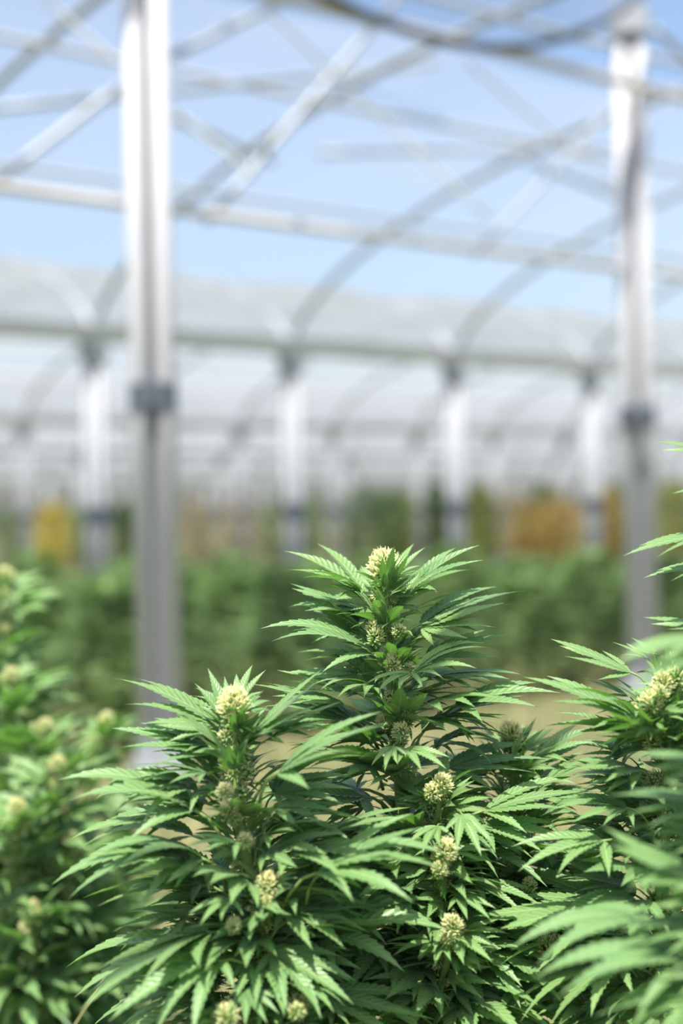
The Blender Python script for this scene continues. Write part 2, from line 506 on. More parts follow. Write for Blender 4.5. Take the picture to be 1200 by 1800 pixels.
# ------------------------------------------------------------------ hemp plants: leaf bank
def leaflet(b, length, width, az, bend, fold, teeth, seed, lift=0.0, r0=0.0, tip_twist=0.0, serr=0.2):
    rr = random.Random(seed)
    rows = []
    for k in range(teeth):
        rows.append((k / teeth, 1.0 - serr)); rows.append(((k + 0.78) / teeth, 1.0 + serr * 0.35))
    rows.append((1.0, 1.0))
    # arc whose chord is level
    N_ = 40
    rr_, zz_ = [0.0], [0.0]
    for i in range(N_):
        t = (i + 0.5) / N_
        th = bend * (0.5 - t) + lift
        rr_.append(rr_[-1] + math.cos(th) / N_); zz_.append(zz_[-1] + math.sin(th) / N_)
    ch = math.hypot(rr_[-1], zz_[-1])
    ca, sa = math.cos(az), math.sin(az)
    swerve = rr.uniform(-0.06, 0.06)
    vs, uvs = [], []
    for t, ef in rows:
        i = t * N_; i0 = min(int(i), N_ - 1); fr = i - i0
        r = (rr_[i0] * (1 - fr) + rr_[i0 + 1] * fr) / ch * length
        z = (zz_[i0] * (1 - fr) + zz_[i0 + 1] * fr) / ch * length
        w = 0.5 * width * (math.sin(PI * min(1, t ** 0.72)) ** 1.12) + 0.004 * length * (1 - t)
        if t >= 1.0: w = 0.0006
        tw = tip_twist * t * t
        side = swerve * math.sin(PI * t) * length * 0.5
        for q in (-1, -0.5, 0, 0.5, 1):
            x = q * w * (ef if abs(q) == 1 else 0.92)
            zz = abs(q) * w * fold
            x2 = x * math.cos(tw) - zz * math.sin(tw); z2 = x * math.sin(tw) + zz * math.cos(tw)
            x2 += side
            rr2 = r + r0 + (0.25 * abs(x) if ef > 1 and abs(q) == 1 else 0)
            # radial direction is +Y turned by az
            vs.append((rr2 * sa + x2 * ca, rr2 * ca - x2 * sa, z + z2))
            uvs.append((0.5 + 0.5 * q, t))
    n = len(rows); fs = []
    for i in range(n - 1):
        for k in range(4):
            a = i * 5 + k
            fs.append((a, a + 1, a + 6, a + 5))
    b.add(vs, fs, uvs, 0)

def leaf_mesh(nl, bend, seed, spread=1.0, fold=0.25, teeth=13, petiole=0.3, wid=0.165):
    rr = random.Random(seed)
    b = MB()
    if nl == 1: A = [(0, 1.0)]
    elif nl == 3: A = [(0, 1.0), (-32, 0.72), (32, 0.72)]
    elif nl == 5: A = [(0, 1.0), (-25, 0.88), (25, 0.88), (-58, 0.55), (58, 0.55)]
    else: A = [(0, 1.0), (-21, 0.93), (21, 0.93), (-46, 0.74), (46, 0.74), (-82, 0.42), (82, 0.42)]
    for i, (a, l) in enumerate(A):
        az = math.radians(a * spread + (rr.uniform(-4, 4) if i else 0))
        ln = l * (rr.uniform(0.93, 1.05) if i else 1.0)
        lift = 0.0 if i == 0 else rr.uniform(-0.16, 0.08) - 0.05 * abs(a) / 40
        leaflet(b, ln, ln * wid * rr.uniform(0.92, 1.1), az, bend * rr.uniform(0.85, 1.2), fold + rr.uniform(-0.12, 0.12), max(4, int(teeth * (0.6 + 0.4 * ln))), seed * 31 + i, lift, 0.0, rr.uniform(-0.7, 0.7))
    if petiole:
        th = bend * 0.5
        pts = [(0, 0.012, 0.004), (0, -0.33 * petiole, -petiole * 0.33 * math.sin(th) * .8), (0, -0.67 * petiole, -petiole * 0.75 * math.sin(th + 0.15)), (0, -petiole * 0.95, -petiole * 1.15 * math.sin(th + 0.3))]
        b.tube(pts, [0.011, 0.012, 0.013, 0.016], 6, mi=1)
    return b.mesh('leaf', [M_LEAF, M_STEM])

BANK = {}
for nl, nvar in ((7, 2), (5, 2), (3, 2), (1, 2)):
    for bi, bend in enumerate((0.12, 0.5, 0.95, 1.45)):
        for v in range(nvar):
            BANK[(nl, bi, v)] = leaf_mesh(nl, bend, 100 * nl + 10 * bi + v, spread=(1.0 if v == 0 else 0.78), fold=(0.28 if v == 0 else 0.12), petiole=0.32 if nl >= 5 else 0.12, wid=0.20 if nl > 1 else 0.26)
# simpler leaves for blurred plants
def leaf_simple(nl, bend, seed):
    return leaf_mesh(nl, bend, seed, teeth=5, petiole=0.25, wid=0.22)
BANK_S = {(bi): leaf_simple(5 if bi % 2 else 7, bend, 900 + bi) for bi, bend in enumerate((0.25, 0.7, 1.2, 1.6))}

# flower clusters
def bud_meshes(seed, ncal, npis, tall, tip_dense):
    rr = random.Random(seed)
    b = MB(); p = MB()
    for i in range(ncal):
        t = (i + 0.5) / ncal
        phi = i * 2.39996
        zc = -0.8 + 1.7 * t
        rad = math.sqrt(max(0.02, 1 - (zc / 1.05) ** 2)) * 0.62
        c = Vector((math.cos(phi) * rad, math.sin(phi) * rad, zc * tall))
        d = (Vector((math.cos(phi), math.sin(phi), 0.7 + zc)).normalized() + Vector((rr.gauss(0, .2), rr.gauss(0, .2), rr.gauss(0, .2)))).normalized()
        s = rr.uniform(0.20, 0.32)
        b.tube([c - d * s * .6, c - d * s * .1, c + d * s * .5, c + d * s * 1.3], [s * 0.35, s * 0.55, s * 0.4, s * 0.05], 5, False)
    for i in range(npis):
        zc = rr.uniform(-0.7, 1.0) if not tip_dense else (1.0 - 1.1 * rr.random() ** 1.5)
        phi = rr.uniform(0, 2 * PI)
        rad = math.sqrt(max(0.0, 1 - (zc / 1.05) ** 2)) * 0.75
        c = Vector((math.cos(phi) * rad, math.sin(phi) * rad, zc * tall))
        d = (Vector((math.cos(phi) * (rad + .15), math.sin(phi) * (rad + .15), 0.35 + 0.7 * zc)).normalized() + Vector((rr.gauss(0, .3), rr.gauss(0, .3), rr.gauss(0, .3)))).normalized()
        ln = rr.uniform(0.24, 0.5)
        e = (d + Vector((rr.gauss(0, .4), rr.gauss(0, .4), rr.gauss(0.15, .3)))).normalized()
        w = rr.uniform(0.035, 0.055)
        p.tube([c - d * 0.1, c + d * ln * .55, c + d * ln * .55 + e * ln * .45], [w, w * 0.9, w * 0.25], 4, False)
    return b.mesh('flower_cluster', [M_CALYX]), p.mesh('pistil_tuft', [M_PISTIL])
BUDS = [bud_meshes(1, 40, 110, 1.0, True), bud_meshes(2, 34, 50, 0.9, True), bud_meshes(3, 34, 28, 0.9, True), bud_meshes(4, 30, 40, 1.0, False)]
BUD_TOP = bud_meshes(9, 60, 260, 1.2, True)

CACHE = {}
class Plant:
    def __init__(s, name, base, label, group='hemp plants in the front', simple=False):
        s.base = Vector(base)
        s.root = empty(name, s.base)
        tag(s.root, label, 'plant', group)
        s.nleaf = 0; s.simple = simple; s.pending = []
    def _place(s, name, me, M):
        o = link(name, me, s.root)
        o.matrix_basis = Matrix.Translation(-s.base) @ M
        return o
    def leaf(s, base, tip, roll=0.0, nl=7, bi=1, v=0, up=None):
        base = Vector(base); tip = Vector(tip)
        y = tip - base; L = y.length; y.normalize()
        z = Vector(up) if up is not None else Vector((-0.10, -0.10, 1))
        z = z - y * z.dot(y)
        if z.length < 1e-3: z = Vector((0, -1, 0)) - y * (-y.y)
        z.normalize()
        x = y.cross(z)
        z2 = z * math.cos(roll) + x * math.sin(roll); x2 = y.cross(z2)
        M = Matrix(((x2.x * L, y.x * L, z2.x * L, base.x), (x2.y * L, y.y * L, z2.y * L, base.y), (x2.z * L, y.z * L, z2.z * L, base.z), (0, 0, 0, 1)))
        me = BANK_S[bi] if s.simple else BANK[(nl, bi, v)]
        s.nleaf += 1
        s.pending.append((L * (0.6 if nl == 1 else 1.0), me, M))
    def finish(s, limit=300):
        """the largest leaves become parts of their own; past the limit the small ones are joined"""
        s.pending.sort(key=lambda q: -q[0])
        for _, me, M in s.pending[:limit]: s._place('leaf', me, M)
        rest = s.pending[limit:]
        if rest:
            vs, fs, uvs, ms = [], [], [], []
            T = Matrix.Translation(-s.base); off = 0
            for _, me, M in rest:
                if me.name not in CACHE:
                    co = np.empty(len(me.vertices) * 3, dtype=np.float32); me.vertices.foreach_get('co', co)
                    uv = np.zeros((len(me.vertices), 2), dtype=np.float32)
                    li = np.empty(len(me.loops), dtype=np.int32); me.loops.foreach_get('vertex_index', li)
                    lu = np.empty(len(me.loops) * 2, dtype=np.float32); me.uv_layers[0].data.foreach_get('uv', lu)
                    uv[li] = lu.reshape(-1, 2)
                    CACHE[me.name] = (co.reshape(-1, 3), [tuple(p.vertices) for p in me.polygons], uv, [p.material_index for p in me.polygons])
                co, pf, uv, mi = CACHE[me.name]
                A = np.array(T @ M)
                vs.append(co @ A[:3, :3].T + A[:3, 3]); uvs.append(uv)
                fs.extend([tuple(i + off for i in f) for f in pf]); ms.extend(mi)
                off += len(co)
            b = MB(); b.v = np.concatenate(vs).tolist(); b.f = fs; b.uv = np.concatenate(uvs).tolist(); b.m = ms
            o = link('small_foliage', b.mesh('small_foliage', [M_LEAF, M_STEM]), s.root); o['kind'] = 'stuff'
    def bud(s, c, size, d=Vector((0, 0, 1)), kind=0, rr=random):
        bm_, pm = BUD_TOP if kind == 'top' else BUDS[kind]
        q = d.normalized().to_track_quat('Z', 'Y').to_matrix().to_4x4()
        M = Matrix.Translation(c) @ q @ Matrix.Rotation(rr.uniform(0, 6.28), 4, 'Z') @ Matrix.Scale(size, 4)
        o = s._place('flower_cluster', bm_, M)
        link('pistil_tuft', pm, o)
    def stem(s, pts, r0, r1, name='stem'):
        m = MB(); n = len(pts)
        m.tube([Vector(p) - s.base for p in pts], [r0 + (r1 - r0) * i / (n - 1) for i in range(n)], 8)
        link(name, m.mesh(name, [M_STEM]), s.root)
    def cola(s, pts, seed, L0=0.05, L1=0.12, sp0=0.018, sp1=0.034, fans=2, small=4, bud=0.013, top=0.016, elev0=55, elev1=2, maxd=9.9, avoid=None, spine=True):
        """leaves and flowers down a stem given from its tip; pts are world points, tip first"""
        rr = random.Random(seed)
        P = [Vector(p) for p in pts]
        seg = [(P[i + 1] - P[i]).length for i in range(len(P) - 1)]
        tot = sum(seg)
        def pos(d):
            for i, l in enumerate(seg):
                if d <= l or i == len(seg) - 1:
                    return P[i].lerp(P[i + 1], min(1, d / l)), (P[i] - P[i + 1]).normalized()
                d -= l
        if top: s.bud(P[0], top, (P[0] - P[1]), 'top' if top > 0.0135 else 0, rr)
        d = 0.008; phi = rr.uniform(0, PI); ref = min(tot, 0.34)
        while d < min(tot, maxd):
            t = min(1, d / ref)
            c, ax = pos(d)
            phi += PI / 2 + rr.uniform(-0.4, 0.4)
            for h in range(fans if d > 0.02 else 0):
                a = phi + h * PI + rr.uniform(-.3, .3)
                L = (L0 + (L1 - L0) * t) * rr.uniform(0.75, 1.15)
                e = math.radians(elev0 + (elev1 - elev0) * t ** 0.7 + rr.uniform(-14, 14))
                dirv = Vector((math.cos(a) * math.cos(e), math.sin(a) * math.cos(e), math.sin(e)))
                if avoid and avoid(c, dirv, L): continue
                b0 = c + dirv * L * 0.3
                bi = min(3, max(0, int(rr.gauss(0.8 + 1.4 * t, 0.7))))
                s.leaf(b0, b0 + dirv * L, rr.uniform(-.5, .5), 7 if L > 0.085 else 5, bi, rr.randrange(2))
            for h in range(2):
                a = phi + PI / 2 + h * PI + rr.uniform(-.5, .5)
                o = Vector((math.cos(a), math.sin(a), 0.5))
                s.bud(c + o * bud * 0.8, bud * rr.uniform(0.75, 1.25), o, rr.choice((0, 1, 2, 3, 2)), rr)
            for h in range(small):
                a = rr.uniform(0, 2 * PI); e = math.radians(rr.uniform(-15, 40))
                dirv = Vector((math.cos(a) * math.cos(e), math.sin(a) * math.cos(e), math.sin(e)))
                L = rr.uniform(0.028, 0.062) * (0.7 + 0.6 * t)
                b0 = c + dirv * 0.010 + Vector((0, 0, rr.uniform(-.01, .01)))
                s.leaf(b0, b0 + dirv * L, rr.uniform(-.7, .7), rr.choice((1, 3, 3, 5)), rr.choice((0, 1, 2, 2)), rr.randrange(2))
            d += (sp0 + (sp1 - sp0) * t) * rr.uniform(0.85, 1.15)

def hand(plant, d0, rows):
    """leaves read off the photograph: base and tip pixel, how far base and tip stand in front of (-) or behind (+) d0, roll, leaflets, bend, variant"""
    for bx, by, tx, ty, db, dt, roll, nl, bi, v in rows:
        plant.leaf(at(bx, by, d0 + db), at(tx, ty, d0 + dt), -roll * 0.35, nl, bi, v)

def tiers(plant, D, stem, y0, y1, step, l0, l1, seed, droop=0.16, off=45):
    """fan leaves in loose tiers down a stem; stem maps a height in the photograph to the stem there"""
    rr = random.Random(seed); y = y0
    while y < y1:
        t = (y - y0) / (y1 - y0)
        for sd in (-1, 1):
            x = stem(y)
            L = (l0 + (l1 - l0) * min(1, t * 1.6)) * rr.uniform(.75, 1.15)
            az = rr.uniform(-0.9, 0.75)
            el = 0.35 * (1 - t) + rr.uniform(-.28, .2) - droop * t
            c = at(x, y + rr.uniform(-10, 10), D)
            dv = Vector((sd * math.cos(az) * math.cos(el), math.sin(az) * math.cos(el), math.sin(el)))
            b0 = c + dv * (L * 0.28 + off / 1700 * (0.4 + 0.6 * t))
            plant.leaf(b0, b0 + dv * L, rr.uniform(-.35, .35), rr.choice((5, 7)), min(3, max(0, int(rr.gauss(1.4 + .6 * t, .7)))), rr.randrange(2))
        y += step * rr.uniform(.8, 1.2)

# ---- tallest plant, in focus
D1 = 1.50
main = Plant('hemp_plant', (at(700, 1000, D1).x + 0.02, D1, 0), 'tallest sharp hemp plant in the middle with a cream flower tip')
ms = [at(676, 1008, D1), at(682, 1110, D1), at(688, 1200, D1), at(700, 1330, D1), at(712, 1480, D1), at(730, 1640, D1), at(742, 1800, D1)]
main.stem(list(reversed(ms + [])) + [ms[0] + Vector((0, 0, .005))] if False else [main.base + Vector((0, 0, -0.02)), main.base + Vector((0, 0, 0.3))] + list(reversed(ms)), 0.012, 0.0035)
main.cola(ms, 11, L0=0.05, L1=0.135, fans=3, small=6, bud=0.0095, top=0.018)
hand(main, D1, [
    # bx  by    tx   ty    db    dt   roll nl bi v
    (640, 1045, 497, 968, 0.03, 0.06, 0.5, 5, 1, 0),
    (676, 1074, 629, 1004, -0.03, -0.045, 0.2, 5, 1, 1),
    (683, 1046, 760, 990, -0.02, -0.03, -0.3, 5, 0, 1),
    (697, 1012, 728, 955, 0.03, 0.06, 0.1, 5, 1, 0),
    (715, 1042, 843, 958, 0.02, 0.02, -0.5, 5, 1, 0),
    (737, 1098, 942, 1037, -0.01, 0.02, -0.35, 5, 1, 1),
    (655, 1150, 458, 1105, -0.03, -0.03, 0.4, 5, 2, 1),
    (722, 1188, 867, 1140, -0.05, -0.07, -0.4, 5, 2, 1),
    (640, 1088, 558, 1073, 0.0, -0.02, 0.2, 5, 1, 0),
    (640, 1165, 520, 1147, 0.02, 0.05, 0.2, 5, 1, 0),
    (712, 1115, 792, 1126, 0.0, 0.03, -0.1, 5, 1, 1),
    (738, 1192, 868, 1200, 0.03, 0.06, -0.2, 5, 1, 0),
    (800, 1240, 985, 1218, -0.03, -0.05, -0.35, 5, 1, 0),
    (605, 1240, 478, 1224, -0.02, 0.0, 0.3, 5, 1, 1),
    (630, 1288, 514, 1281, -0.04, -0.06, 0.3, 3, 1, 0),
    (722, 1183, 662, 1218, -0.07, -0.11, 0.2, 5, 1, 0),
    (690, 1312, 676, 1356, -0.08, -0.11, 0.0, 5, 1, 0),
    (712, 1316, 785, 1352, -0.07, -0.11, -0.2, 5, 1, 0),
    (770, 1260, 880, 1290, 0.0, 0.0, -0.2, 7, 2, 0),
    (640, 1360, 530, 1385, 0.0, 0.02, 0.2, 7, 1, 0),
    (640, 1420, 560, 1460, 0.05, 0.04, 0.2, 5, 1, 1),
    (812, 1432, 846, 1506, -0.10, -0.14, 0.0, 5, 1, 0),
    (768, 1452, 742, 1502, -0.10, -0.14, 0.0, 5, 1, 0),
    (850, 1425, 1052, 1392, -0.05, -0.08, -0.6, 5, 1, 1),
    (845, 1455, 1000, 1478, -0.05, -0.08, -0.4, 5, 1, 0),
    (835, 1555, 952, 1592, -0.06, -0.08, -0.3, 5, 1, 0),
    (805, 1575, 862, 1617, -0.10, -0.14, 0.0, 5, 1, 0),
    (775, 1655, 688, 1682, -0.10, -0.14, 0.2, 5, 1, 0),
    (795, 1645, 866, 1692, -0.10, -0.15, -0.2, 5, 1, 0),
    (780, 1655, 764, 1702, -0.11, -0.15, 0.0, 5, 1, 0),
    (660, 1500, 560, 1520, 0.03, 0.02, 0.2, 5, 1, 0),
    (860, 1600, 990, 1650, -0.02, -0.03, -0.3, 7, 1, 0),
    (800, 1740, 905, 1770, -0.06, -0.09, -0.2, 7, 1, 0),
    (715, 1730, 640, 1790, -0.06, -0.10, 0.2, 7, 1, 0),
])
def tufts(plant, D, pts, seed):
    rr = random.Random(seed)
    for x, y, dd, sz in pts:
        plant.bud(at(x, y, D + dd), sz, Vector((rr.uniform(-.3, .3), -.35, 1)), rr.choice((0, 0, 1)), rr)
tufts(main, D1, [(660, 1122, -.035, .011), (700, 1112, -.03, .008), (690, 1172, -.04, .010), (722, 1180, -.03, .008), (715, 1245, -.04, .009), (705, 1290, -.05, .010), (690, 1160, -.04, .007), (648, 1290, -.03, .007), (760, 1395, -.09, .010), (778, 1380, -.09, .010),
                 (783, 1498, -.12, .012), (772, 1530, -.12, .009), (795, 1630, -.135, .011), (785, 1650, -.13, .008), (958, 1668, -.08, .011), (975, 1660, -.08, .009), (930, 1560, -.03, .009), (655, 1105, -.03, .008)], 5)
# side branches of the tallest plant, each ending in a small flower head
side = [((775, 1385), (752, 1520), -0.06, 21), ((782, 1500), (758, 1640), -0.09, 22), ((796, 1632), (765, 1760), -0.10, 23), ((962, 1668), (900, 1800), -0.06, 24),
        ((690, 1560), (715, 1690), 0.05, 25), ((640, 1640), (700, 1800), 0.06, 26), ((830, 1480), (770, 1640), 0.05, 27), ((880, 1540), (810, 1730), 0.04, 28), ((600, 1590), (690, 1780), 0.12, 29), ((560, 1690), (680, 1860), 0.10, 30), ((650, 1480), (700, 1620), 0.10, 31), ((1000, 1500), (860, 1760), 0.10, 32), ((930, 1590), (800, 1800), 0.08, 33)]
for (tx, ty), (bx, by), dd, sd in side:
    a = at(tx, ty, D1 + dd); b_ = at(bx, by, D1 + dd * 0.3)
    main.stem([b_, a.lerp(b_, 0.4) + Vector((0, 0, -0.01)), a], 0.005, 0.003, 'branch')
    main.cola([a, a.lerp(b_, 0.45), b_], sd, L0=0.045, L1=0.11, fans=3, small=6, bud=0.008, top=0.0125, elev0=35, elev1=-5, sp0=0.02)

tiers(main, D1, lambda y: 676 + 66 * ((y - 1010) / 790) ** 1.1, 1060, 1800, 27, 0.075, 0.14, 901)
# ---- short plant tucked behind on the right of the tallest
D4 = 1.56
sm = Plant('hemp_plant', (at(905, 1300, D4).x, D4 + 0.02, 0), 'short sharp hemp plant with a small cream tip, just right of the tallest')
ss = [at(898, 1300, D4), at(902, 1380, D4), at(905, 1500, D4), at(905, 1650, D4), at(900, 1800, D4)]
sm.stem([sm.base + Vector((0, 0, -.02))] + list(reversed(ss)), 0.009, 0.003)
sm.cola(ss, 41, L0=0.04, L1=0.11, fans=3, small=6, bud=0.008, top=0.0138, elev0=50)
hand(sm, D4, [
    (903, 1328, 929, 1270, -0.04, -0.06, -0.2, 3, 0, 1),
    (930, 1345, 1042, 1298, 0.0, 0.02, -0.5, 3, 0, 1),
    (962, 1372, 1058, 1325, -0.02, -0.02, -0.6, 5, 1, 1),
    (882, 1350, 845, 1290, -0.03, -0.05, 0.5, 5, 1, 1),
    (880, 1310, 815, 1285, 0.02, 0.04, 0.2, 5, 1, 0),
    (925, 1320, 975, 1280, 0.02, 0.05, -0.3, 5, 1, 0),
    (930, 1400, 1060, 1395, 0.0, 0.0, -0.2, 7, 1, 0),
    (860, 1385, 780, 1372, 0.0, 0.0, 0.2, 5, 1, 0),
])

tiers(sm, D4, lambda y: 903, 1350, 1800, 34, 0.07, 0.12, 902)
# ---- shorter plant in front on the left
D2 = 1.38
lp = Plant('hemp_plant', (at(440, 1300, D2).x + 0.01, D2, 0), 'shorter hemp plant in front of the left post, cream flower tip')
ls = [at(411, 1250, D2), at(412, 1330, D2), at(416, 1420, D2), at(440, 1540, D2), at(462, 1660, D2), at(480, 1800, D2)]
lp.stem([lp.base + Vector((0, 0, -0.02)), lp.base + Vector((0, 0, .3))] + list(reversed(ls)), 0.011, 0.0035)
lp.cola(ls, 61, L0=0.045, L1=0.135, fans=3, small=6, bud=0.0095, top=0.0165)
hand(lp, D2, [
    (385, 1275, 200, 1192, 0.03, 0.04, 0.5, 7, 1, 1),
    (420, 1236, 444, 1168, 0.04, 0.07, 0.1, 5, 1, 0),
    (392, 1244, 342, 1209, 0.03, 0.05, 0.2, 5, 1, 0),
    (442, 1292, 592, 1174, 0.0, -0.02, -0.6, 5, 0, 1),
    (394, 1334, 356, 1270, -0.04, -0.055, 0.1, 3, 1, 0),
    (420, 1320, 462, 1255, -0.02, -0.02, -0.3, 3, 0, 1),
    (372, 1325, 196, 1280, 0.0, 0.02, 0.5, 5, 1, 1),
    (382, 1340, 264, 1322, 0.02, 0.02, 0.3, 5, 1, 0),
    (342, 1424, 103, 1371, -0.03, -0.04, 0.5, 5, 2, 1),
    (488, 1358, 692, 1271, -0.06, -0.12, -0.6, 5, 1, 1),
    (480, 1420, 600, 1430, -0.02, -0.04, -0.3, 7, 1, 0),
    (335, 1508, 90, 1556, -0.03, -0.05, 0.35, 5, 2, 1),
    (415, 1482, 322, 1492, -0.07, -0.10, 0.3, 5, 1, 0),
    (570, 1532, 756, 1452, -0.06, -0.10, -0.7, 5, 1, 1),
    (555, 1535, 797, 1537, -0.07, -0.12, -0.3, 5, 2, 1),
    (470, 1500, 610, 1465, -0.03, -0.06, -0.4, 7, 1, 0),
    (330, 1612, 198, 1638, -0.02, -0.03, 0.3, 5, 1, 0),
    (365, 1638, 240, 1678, -0.04, -0.06, 0.3, 7, 1, 0),
    (385, 1690, 190, 1797, -0.08, -0.13, 0.25, 7, 2, 0),
    (405, 1580, 351, 1627, -0.08, -0.12, 0.2, 5, 1, 0),
    (480, 1675, 622, 1766, -0.05, -0.09, -0.3, 7, 1, 0),
    (500, 1600, 650, 1640, -0.03, -0.06, -0.3, 7, 1, 0),
    (430, 1740, 470, 1800, -0.08, -0.12, 0.0, 7, 1, 0),
])
for (tx, ty), (bx, by), dd, sd in [((400, 1792), (440, 1900), -0.08, 71), ((520, 1775), (490, 1900), -0.05, 72), ((470, 1560), (455, 1680), -0.05, 73), ((560, 1600), (490, 1760), 0.03, 74), ((330, 1690), (430, 1830), 0.03, 75), ((350, 1560), (440, 1700), 0.05, 76)]:
    a = at(tx, ty, D2 + dd); b_ = at(bx, by, D2 + dd * 0.3)
    lp.stem([b_, a.lerp(b_, 0.4), a], 0.005, 0.003, 'branch')
    lp.cola([a, a.lerp(b_, 0.45), b_], sd, L0=0.045, L1=0.105, fans=3, small=6, bud=0.008, top=0.013, elev0=35, elev1=-5, sp0=0.02)

tufts(lp, D2, [(395, 1395, -.04, .009), (402, 1425, -.045, .009), (412, 1440, -.04, .008), (430, 1480, -.05, .008), (470, 1550, -.05, .008), (410, 1630, -.08, .008), (398, 1790, -.11, .013), (520, 1780, -.1, .009), (470, 1590, -.06, .008)], 6)
tiers(lp, D2, lambda y: 411 + 69 * ((y - 1250) / 550) ** 1.4 if y > 1250 else 411, 1300, 1800, 25, 0.075, 0.14, 903)
# ---- plant cut by the right edge
D3 = 1.42
rp_ = Plant('hemp_plant', (at(1185, 1300, D3).x, D3, 0), 'hemp plant cut by the right edge in front of the right post')
rs = [at(1185, 1185, D3), at(1178, 1260, D3), at(1172, 1360, D3), at(1165, 1500, D3), at(1160, 1650, D3), at(1160, 1800, D3)]
rp_.stem([rp_.base + Vector((0, 0, -0.02)), rp_.base + Vector((0, 0, .3))] + list(reversed(rs)), 0.011, 0.0035)
rp_.cola(rs, 81, L0=0.05, L1=0.12, fans=3, small=8, bud=0.010, top=0.015)
hand(rp_, D3, [
    (1108, 1182, 967, 1123, 0.02, 0.03, 0.45, 5, 0, 1),
    (1122, 1272, 920, 1190, -0.02, -0.02, 0.5, 5, 1, 1),
    (1135, 1155, 1074, 1128, 0.03, 0.04, 0.3, 3, 0, 1),
    (1150, 1150, 1108, 1120, 0.03, 0.06, 0.3, 3, 0, 0),
    (1105, 1225, 1022, 1192, 0.02, 0.02, 0.4, 3, 0, 1),
    (1105, 1292, 955, 1277, 0.0, 0.0, 0.3, 5, 1, 0),
    (1100, 1330, 1005, 1310, 0.03, 0.04, 0.3, 7, 1, 0),
    (1110, 1365, 990, 1370, -0.02, -0.04, 0.3, 7, 1, 1),
    (1100, 1420, 965, 1425, -0.03, -0.05, 0.3, 7, 1, 0),
    (1060, 1478, 910, 1532, -0.05, -0.09, 0.3, 5, 1, 0),
    (1110, 1560, 980, 1545, 0.0, 0.0, 0.3, 7, 1, 1),
    (1100, 1610, 930, 1640, 0.0, 0.0, 0.3, 7, 1, 0),
    (1110, 1720, 960, 1780, 0.0, 0.0, 0.3, 7, 1, 0),
])
for (tx, ty), (bx, by), dd, sd in [((1145, 1238), (1165, 1330), -0.05, 91), ((1060, 1590), (1130, 1720), 0.06, 92), ((1095, 1400), (1160, 1520), 0.06, 93), ((1010, 1700), (1120, 1850), 0.05, 94)]:
    a = at(tx, ty, D3 + dd); b_ = at(bx, by, D3 + dd * 0.3)
    rp_.stem([b_, a.lerp(b_, 0.4), a], 0.005, 0.003, 'branch')
    rp_.cola([a, a.lerp(b_, 0.45), b_], sd, L0=0.045, L1=0.11, fans=3, small=6, bud=0.009, top=0.012, elev0=35, elev1=-5, sp0=0.02)

tufts(rp_, D3, [(1165, 1205, -.04, .012), (1188, 1195, -.04, .012), (1143, 1245, -.05, .011), (1160, 1222, -.05, .009)], 7)
tiers(rp_, D3, lambda y: 1170, 1260, 1800, 28, 0.075, 0.13, 904)
# ---- tall plant outside the right edge, only leaf tips reach in
D5 = 1.40
ep = Plant('hemp_plant', (at(1360, 1300, D5).x, D5 + 0.03, 0), 'tall hemp plant whose leaf tips reach in from the right edge')
es = [at(1345, 690, D5), at(1350, 850, D5), at(1355, 1000, D5), at(1358, 1200, D5), at(1360, 1400, D5), at(1360, 1750, D5)]
ep.stem([ep.base + Vector((0, 0, -0.02)), ep.base + Vector((0, 0, .3))] + list(reversed(es)), 0.012, 0.0035)
ep.cola(es, 101, L0=0.06, L1=0.13, fans=5, small=6, bud=0.011, top=0.015, avoid=lambda c, d, L: d.x < -0.25 and L * 1.3 > 0.055)
hand(ep, D5, [
    (1285, 940, 1095, 977, 0.0, 0.0, 0.3, 5, 1, 1),
    (1290, 995, 1130, 1016, 0.02, 0.02, 0.3, 5, 1, 1),
    (1285, 1110, 1130, 1085, 0.0, 0.0, 0.3, 5, 0, 1),
    (1290, 800, 1152, 776, 0.0, 0.0, 0.3, 5, 0, 1),
    (1300, 860, 1180, 868, 0.0, 0.0, 0.3, 5, 1, 1),
])
# ---- near blurred plant at the lower right
D6 = 1.08
np_ = Plant('hemp_plant', (at(1330, 1400, D6).x, D6, 0), 'nearest hemp plant, soft blurred leaves along the lower right edge')
nst = [at(1290, 1120, D6), at(1300, 1250, D6), at(1310, 1400, D6), at(1315, 1600, D6), at(1320, 1800, D6)]
np_.stem([np_.base + Vector((0, 0, -0.02)), np_.base + Vector((0, 0, .25))] + list(reversed(nst)), 0.011, 0.0035)
np_.cola(nst, 111, L0=0.05, L1=0.12, fans=5, small=6, bud=0.010, top=0.014, avoid=lambda c, d, L: d.x < -0.2 and L * 1.3 > 0.05)
hand(np_, D6, [
    (1260, 1120, 1080, 1166, 0.0, -0.02, 0.35, 5, 1, 1),
    (1265, 1150, 1108, 1205, -0.02, -0.05, 0.3, 3, 1, 1),
    (1260, 1350, 1085, 1330, 0.04, 0.06, 0.4, 7, 1, 1),
    (1255, 1420, 1060, 1400, 0.06, 0.09, 0.4, 7, 1, 1),
    (1230, 1548, 1058, 1452, 0.03, 0.05, 0.5, 7, 0, 1),
    (1250, 1590, 1075, 1520, 0.03, 0.05, 0.4, 7, 1, 1),
    (1150, 1622, 898, 1668, 0.10, 0.10, 0.4, 5, 2, 1),
    (1215, 1690, 940, 1720, 0.03, 0.05, 0.4, 5, 2, 1),
    (1250, 1630, 1080, 1640, 0.03, 0.03, 0.4, 7, 1, 1),
    (1240, 1740, 1040, 1790, 0.02, 0.02, 0.4, 7, 1, 1),
    (1260, 1480, 1120, 1470, 0.05, 0.08, 0.4, 7, 1, 0),
])

